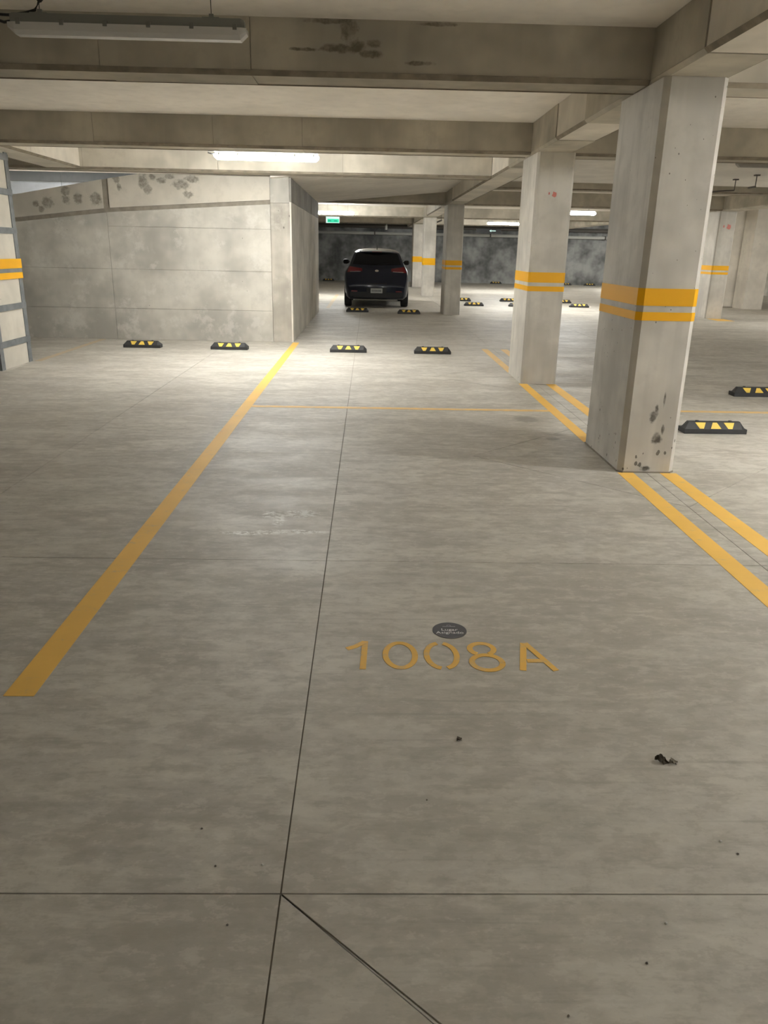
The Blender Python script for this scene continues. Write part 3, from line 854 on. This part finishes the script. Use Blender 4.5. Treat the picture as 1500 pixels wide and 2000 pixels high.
pb = empty('wall_pipe', (3.0, 38.9, 2.19))
tag(pb, 'long pale pipe running along the top of the dark back wall', 'pipe')
obj('pipe_run', MB().tube([(-12.5, 0, 0), (12.5, 0, 0)], 0.07, 10), M['pvc'], pb)
for k in range(9):
    px = -11 + k * 2.75
    b_ = obj('pipe_bracket', MB().box(px - 0.03, px + 0.03, -0.085, 0.4, -0.085, 0.085), M['pipe_dark'], pb)
pd = empty('beam_shade_band', (3.0, 38.6, 2.50))  # dark tube put in as the shadow band under the beams
tag(pd, 'dark band modelled for beam shade above the pale pipe at the back wall', 'pipe')
obj('pipe_run', MB().tube([(-12.5, 0, 0), (12.5, 0, 0)], 0.09, 10), M['pipe_dark'], pd)
for k in range(5):
    px = -11 + k * 5.5
    obj('pipe_hanger', MB().box(px - 0.02, px + 0.02, -0.02, 0.02, 0.05, Z_SLAB - 2.50), M['pipe_dark'], pd)
dp = empty('drain_pipe', (0.75, 37.0, 2.36))
tag(dp, 'short pale drain pipe bending down from the ceiling behind the dark car', 'pipe')
obj('pipe_run', MB().tube([(0, 0, -0.05), (0, 0, 0.12), (0.05, 0, 0.26), (0.20, 0, 0.33), (0.22, 0, 0.36), (0.22, 0, Z_SLAB - 2.36 - 0.005)], 0.055, 10), M['pvc'], dp)
def conduit(pts, r, drop, label):
    root = empty('conduit', pts[0])
    tag(root, label, 'pipe')
    o = Vector(pts[0])
    obj('pipe_run', MB().tube([Vector(p) - o for p in pts], r, 8), M['pipe_dark'], root)
    for q in drop:
        q = Vector(q) - o
        obj('pipe_hanger', MB().tube([q, (q.x, q.y, Z_SLAB - o.z)], 0.008, 6), M['pipe_dark'], root)
        obj('hanger_plate', MB().box(q.x - 0.04, q.x + 0.04, q.y - 0.04, q.y + 0.04, Z_SLAB - o.z - 0.02, Z_SLAB - o.z), M['pipe_dark'], root)
conduit([(6.62, 15.05, 2.60), (6.45, 15.3, 2.60), (6.0, 16.2, 2.59)], 0.013, [(6.62, 15.05, 2.60)], 'thin dark conduit on a hanger past the big column')
conduit([(6.60, 14.2, 2.60), (6.60, 14.45, 2.60)], 0.016, [(6.60, 14.2, 2.60)], 'short dark pipe stub on the ceiling near the picture edge')
conduit([(2.35, 27.0, 2.40), (2.35, 28.5, 2.40)], 0.03, [(2.35, 27.05, 2.40)], 'small pipe stub beside the pale far column')

# ------------------------------------------------------------------ small litter
def leaf(x, y, s, rz, mat, label):
    mb = MB()
    n = 9
    top = []
    for k in range(n + 1):
        t = k / n
        wd = 0.30 * math.sin(math.pi * min(1, t * 1.02)) * (1 + 0.35 * math.sin(k * 2.3))
        zc = 0.10 + 0.16 * math.sin(t * 5.0)
        top.append([(t - 0.5, -wd, max(0.01, zc - 0.08)), (t - 0.5, -wd * 0.3, zc + 0.05), (t - 0.5, wd * 0.2, max(0.02, zc - 0.04)), (t - 0.5, wd, zc + 0.14)])
    rings = [[(a * s, b * s, c * s) for a, b, c in r] + [(a * s, b * s, c * s + 0.0015) for a, b, c in reversed(r)] for r in top]
    mb.loft(rings)
    o = obj('dry_leaf', mb, mat, None, (x, y, 0.0))
    o.rotation_euler = (0, 0, rz)
    return tag(o, label, 'leaf', 'litter on the floor')
leaf(0.905, 1.953, 0.042, -0.45, M['leaf'], 'dark crumpled leaf lying on the slab past the painted number')
leaf(0.938, 1.947, 0.03, 0.2, M['leaf_pale'], 'pale curled leaf scrap touching the dark crumpled leaf')
leaf(0.302, 2.057, 0.022, 0.6, M['leaf'], 'tiny dark leaf scrap on the slab below the painted number')
PEB = [(0.94, 1.62, 0.0037, 'pale'), (0.70, 1.36, 0.0037, 'pale'), (0.62, 1.255, 0.0031, 'dark'), (0.965, 1.575, 0.0031, 'dark'), (0.18, 1.775, 0.0025, 'dark'),
       (-0.42, 1.66, 0.0031, 'dark'), (-0.36, 1.53, 0.0031, 'dark'), (-0.30, 1.355, 0.0028, 'dark'), (0.42, 1.135, 0.0025, 'dark'), (-0.245, 1.535, 0.0031, 'pale')]
WHERE = ['beside the picture edge under the dark leaf', 'past the cross joint under the dark leaf', 'low down below the cross joint', 'at the picture edge below the leaf',
         'between number and cross joint', 'left of the long joint, upper of two', 'left of the long joint, lower of two', 'just below the cross joint beside the long joint', 'near the diagonal joint at the bottom', 'pale one hugging the long joint']
for (x, y, r, kd), wtxt in zip(PEB, WHERE):
    mb = MB()
    rings = []
    for lat in (-60, -10, 35, 75):
        a = math.radians(lat)
        rings.append([(r * math.cos(a) * math.cos(t) * (1 + 0.3 * math.sin(3 * t + x * 9)), r * math.cos(a) * math.sin(t), r * 0.7 * (math.sin(a) + 0.87)) for t in (k * math.pi / 4 for k in range(8))])
    mb.loft(rings)
    o = obj('grit_stone', mb, M['grit'] if kd == 'dark' else M['pvc'], None, (x, y, 0))
    tag(o, ('tiny dark grit stone ' if kd == 'dark' else 'tiny pale grit stone ') + wtxt, 'grit', 'litter on the floor')

# ------------------------------------------------------------------ the parked car
def lerp_tab(tab, x):
    if x <= tab[0][0]: return tab[0][1]
    for (a, va), (b, vb) in zip(tab, tab[1:]):
        if x <= b:
            t = (x - a) / (b - a)
            return va + (vb - va) * t
    return tab[-1][1]
W_Z = [(0.16, 0.74), (0.22, 0.79), (0.32, 0.825), (0.46, 0.845), (0.66, 0.855), (0.82, 0.848), (0.92, 0.825), (1.00, 0.78), (1.06, 0.735), (1.12, 0.705), (1.2, 0.672), (1.33, 0.615), (1.40, 0.575), (1.46, 0.50), (1.5, 0.42)]
TOP_Y = [(0.0, 0.56), (0.02, 0.62), (0.045, 0.71), (0.08, 0.82), (0.11, 0.94), (0.14, 1.03), (0.17, 1.075), (0.27, 1.19), (0.38, 1.31), (0.45, 1.385), (0.50, 1.415), (0.7, 1.445), (1.2, 1.468), (1.7, 1.455), (2.0, 1.40), (2.35, 1.22), (2.72, 1.03), (2.85, 0.99), (3.4, 0.90), (3.7, 0.80), (3.85, 0.68), (3.9, 0.55)]
BOT_Y = [(0.0, 0.25), (0.10, 0.215), (0.3, 0.20), (0.6, 0.19), (3.3, 0.19), (3.7, 0.22), (3.9, 0.34)]
S_Y = [(0.0, 0.86), (0.04, 0.91), (0.12, 0.955), (0.3, 0.985), (0.6, 1.0), (2.9, 1.0), (3.4, 0.97), (3.7, 0.90), (3.85, 0.80), (3.9, 0.70)]
def car_section(y):
    zb, ztp, s = lerp_tab(BOT_Y, y), lerp_tab(TOP_Y, y), lerp_tab(S_Y, y)
    half = []
    n = 12
    zc = ztp - 0.035
    for k in range(n + 1):
        z = zb + (zc - zb) * k / n
        half.append((lerp_tab(W_Z, z) * s * (0.93 if k == 0 else 1), z))
    wt = half[-1][0]
    for a in (0.985, 0.94, 0.86, 0.7, 0.45, 0.2):
        half.append((wt * a, ztp - 0.035 + 0.035 * (1 - a ** 6) + 0.022 * (1 - a * a)))
    ring = [(x, y, z) for x, z in half] + [(-x, y, z) for x, z in reversed(half)]
    return ring
STY = [0.0, 0.015, 0.03, 0.05, 0.075, 0.088, 0.10, 0.115, 0.13, 0.15, 0.17, 0.20, 0.235, 0.27, 0.305, 0.34, 0.38, 0.415, 0.45, 0.475, 0.5, 0.6, 0.7, 0.95, 1.2, 1.45, 1.7, 1.85, 2.0, 2.18, 2.35, 2.55, 2.72, 2.85, 3.1, 3.4, 3.55, 3.7, 3.78, 3.85, 3.88, 3.9]
car = empty('hatchback_car', (0.205, 20.95, 0))
tag(car, 'dark navy hatchback car parked nose-in, seen from behind', 'car')
body_mb = MB().loft([car_section(y) for y in STY])
body_mesh = body_mb.mesh('body', True)
bvh = BVHTree.FromPolygons([v.co[:] for v in body_mesh.vertices], [p.vertices[:] for p in body_mesh.polygons])
link('body', body_mesh, M['car_paint'], car)
def hit_rear(x, z):
    h = bvh.ray_cast(Vector((x, -1, z)), Vector((0, 1, 0)))[0]
    return h
def rear_patch(name, fn, nu, nv, mat, off, parent=car, depth=0.012):
    front, back = [], []
    for j in range(nv + 1):
        rf, rb = [], []
        for i in range(nu + 1):
            x, z = fn(i / nu, j / nv)
            h = hit_rear(x, z)
            y = h.y if h else 0.5
            rf.append((x, y - off, z)); rb.append((x, y + depth, z))
        front.append(rf); back.append(rb)
    mb = MB()
    N = nu + 1
    vs = [p for r in front for p in r] + [p for r in back for p in r]
    B = N * (nv + 1)
    fs = []
    for j in range(nv):
        for i in range(nu):
            q = (j * N + i, j * N + i + 1, (j + 1) * N + i + 1, (j + 1) * N + i)
            fs.append(q); fs.append(tuple(B + k for k in reversed(q)))
    edge = [i for i in range(N)] + [j * N + nu for j in range(1, nv + 1)] + [nv * N + i for i in range(nu - 1, -1, -1)] + [j * N for j in range(nv - 1, 0, -1)]
    for a, b in zip(edge, edge[1:] + edge[:1]):
        fs.append((a, B + a, B + b, b))
    mb.add(vs, fs)
    return obj(name, mb, mat, parent, smooth=False)
mixf = lambda a, b, t: a + (b - a) * t
glass = rear_patch('rear_window', lambda u, v: ((u * 2 - 1) * mixf(0.640, 0.535, v ** 0.8), mixf(1.085, 1.365, v) + 0.018 * (1 - (u * 2 - 1) ** 2) * (v * 2 - 1)), 16, 8, M['car_glass'], 0.006)
obj('wiper', MB().tube([(0.02, 0.155, 1.07), (0.05, 0.165, 1.09), (0.34, 0.175, 1.11)], 0.008, 6), M['car_black'], glass)
sp = MB().loft([[(x, 0.36 + 0.10 * abs(x / 0.56) ** 2, 1.385 - 0.03 * abs(x / 0.56) ** 3), (x, 0.36 + 0.10 * abs(x / 0.56) ** 2, 1.412 - 0.03 * abs(x / 0.56) ** 3), (x, 0.62, 1.452 - 0.05 * abs(x / 0.56) ** 3), (x, 0.62, 1.40 - 0.05 * abs(x / 0.56) ** 3)] for x in [-0.56 + 1.12 * k / 14 for k in range(15)]])
spo = obj('roof_spoiler', sp, M['car_paint'], car, smooth=False)
obj('brake_light', MB().box(-0.13, 0.13, 0.352, 0.362, 1.392, 1.406), M['tail'], spo)
for s in (-1, 1):
    tl = rear_patch('tail_light', lambda u, v, s=s: (s * mixf(0.38, mixf(0.775, 0.715, v), u), mixf(mixf(0.915, 0.885, u), mixf(0.985, 1.035, u), v)), 8, 5, M['tail'], 0.008)
    rear_patch('reverse_lens', lambda u, v, s=s: (s * mixf(0.42, 0.70, u), mixf(0.905, 0.915, v) - 0.012 * u), 5, 1, M['chrome'], 0.012, tl)
    rear_patch('bumper_reflector', lambda u, v, s=s: (s * mixf(0.50, 0.66, u), mixf(0.405, 0.435, v)), 4, 1, M['tail'], 0.006)
rear_patch('lower_bumper', lambda u, v: ((u * 2 - 1) * 0.69, mixf(0.258, 0.40, v)), 14, 4, M['car_black'], 0.005)
rear_patch('handle_strip', lambda u, v: ((u * 2 - 1) * 0.27, mixf(0.60, 0.625, v)), 8, 1, M['car_black'], 0.010)
bd = rear_patch('badge', lambda u, v: ((u * 2 - 1) * 0.048 * (1 - 0.5 * abs(v * 2 - 1) ** 2), mixf(0.905, 0.955, v)), 6, 5, M['chrome'], 0.008)
plate_mesh = bevel_mesh(MB().box(-0.155, 0.155, -0.014, 0.01, 0.375, 0.495).mesh('licence_plate'), 0.004, 1)
pl = link('licence_plate', plate_mesh, M['plate'], car)
for k in range(7):
    px = -0.125 + k * 0.0365
    obj('plate_mark', MB().box(px, px + 0.022, -0.0155, -0.013, 0.408, 0.462), M['plate_ink'], pl)
obj('plate_recess', MB().box(-0.26, 0.26, -0.006, 0.012, 0.36, 0.51), M['car_black'], car)
obj('antenna', MB().tube([(0.0, 0.62, 1.455), (0.0, 0.56, 1.49), (-0.008, 0.42, 1.575)], [0.012, 0.007, 0.004], 6), M['car_black'], car)
# side windows
def side_window(s, pts, name='side_window'):
    out, inn = [], []
    for y, z in pts:
        h = bvh.ray_cast(Vector((s * 2, y, z)), Vector((-s, 0, 0)))[0]
        x = h.x if h else s * 0.7
        out.append((x + s * 0.006, y, z)); inn.append((x - s * 0.02, y, z))
    return obj(name, MB().loft([out, inn]), M['car_glass'], car)
for s in (-1, 1):
    side_window(s, [(0.55, 1.10), (1.15, 1.08), (1.15, 1.37), (0.78, 1.36)])
    side_window(s, [(1.20, 1.08), (2.25, 1.06), (1.95, 1.30), (1.75, 1.37), (1.20, 1.37)])
    mr = empty('wing_mirror', (s * 0.76, 2.22, 1.06))
    mr.parent = car
    mb = MB()
    rings = []
    for k, (q, hh) in enumerate(((0.0, 0.02), (0.03, 0.05), (0.09, 0.075), (0.15, 0.07), (0.185, 0.035))):
        rings.append([(s * q, 0.07 * math.cos(t), 0.055 + hh * math.sin(t)) for t in (i * math.pi / 5 for i in range(10))])
    mb.loft(rings)
    obj('mirror_shell', mb, M['car_black'], mr, smooth=True)
    obj('mirror_glass', MB().box(min(s * 0.04, s * 0.16), max(s * 0.04, s * 0.16), -0.082, -0.07, 0.005, 0.105), M['car_glass'], mr)
    for y in (0.66, 3.12):
        wh = empty('wheel', (s * 0.755, y, 0.298))
        wh.parent = car
        R, Wd = 0.298, 0.095
        prof = [(-Wd, R * 0.62), (-Wd, R * 0.92), (-Wd * 0.8, R * 0.985), (-Wd * 0.5, R), (Wd * 0.5, R), (Wd * 0.8, R * 0.985), (Wd, R * 0.92), (Wd, R * 0.62)]
        n = 28
        mb = MB()
        rings = [[(px, pr * math.cos(2 * math.pi * k / n), pr * math.sin(2 * math.pi * k / n)) for px, pr in prof] for k in range(n)]
        mb.loft(rings + [rings[0]], caps=False)
        obj('tyre', mb, M['tyre'], wh)
        rim = MB().tube([(s * 0.03, 0, 0), (s * 0.085, 0, 0)], R * 0.63, 24)
        for k in range(5):
            a = k * 2 * math.pi / 5
            d, e = Vector((0, math.cos(a), math.sin(a))), Vector((0, -math.sin(a), math.cos(a)))
            q = [d * 0.03 + e * 0.03, d * 0.18 + e * 0.022, d * 0.18 - e * 0.022, d * 0.03 - e * 0.03]
            rim.loft([[(s * 0.083, p.y, p.z) for p in q], [(s * 0.094, p.y, p.z) for p in q]])
        obj('rim', rim, M['steel'], wh)
obj('rear_axle', MB().tube([(-0.7, 0.66, 0.27), (0.7, 0.66, 0.27)], 0.04, 8), M['car_black'], car)
obj('exhaust_pipe', MB().tube([(0.42, 0.9, 0.27), (0.42, 0.12, 0.29)], 0.028, 8), M['pipe_dark'], car)
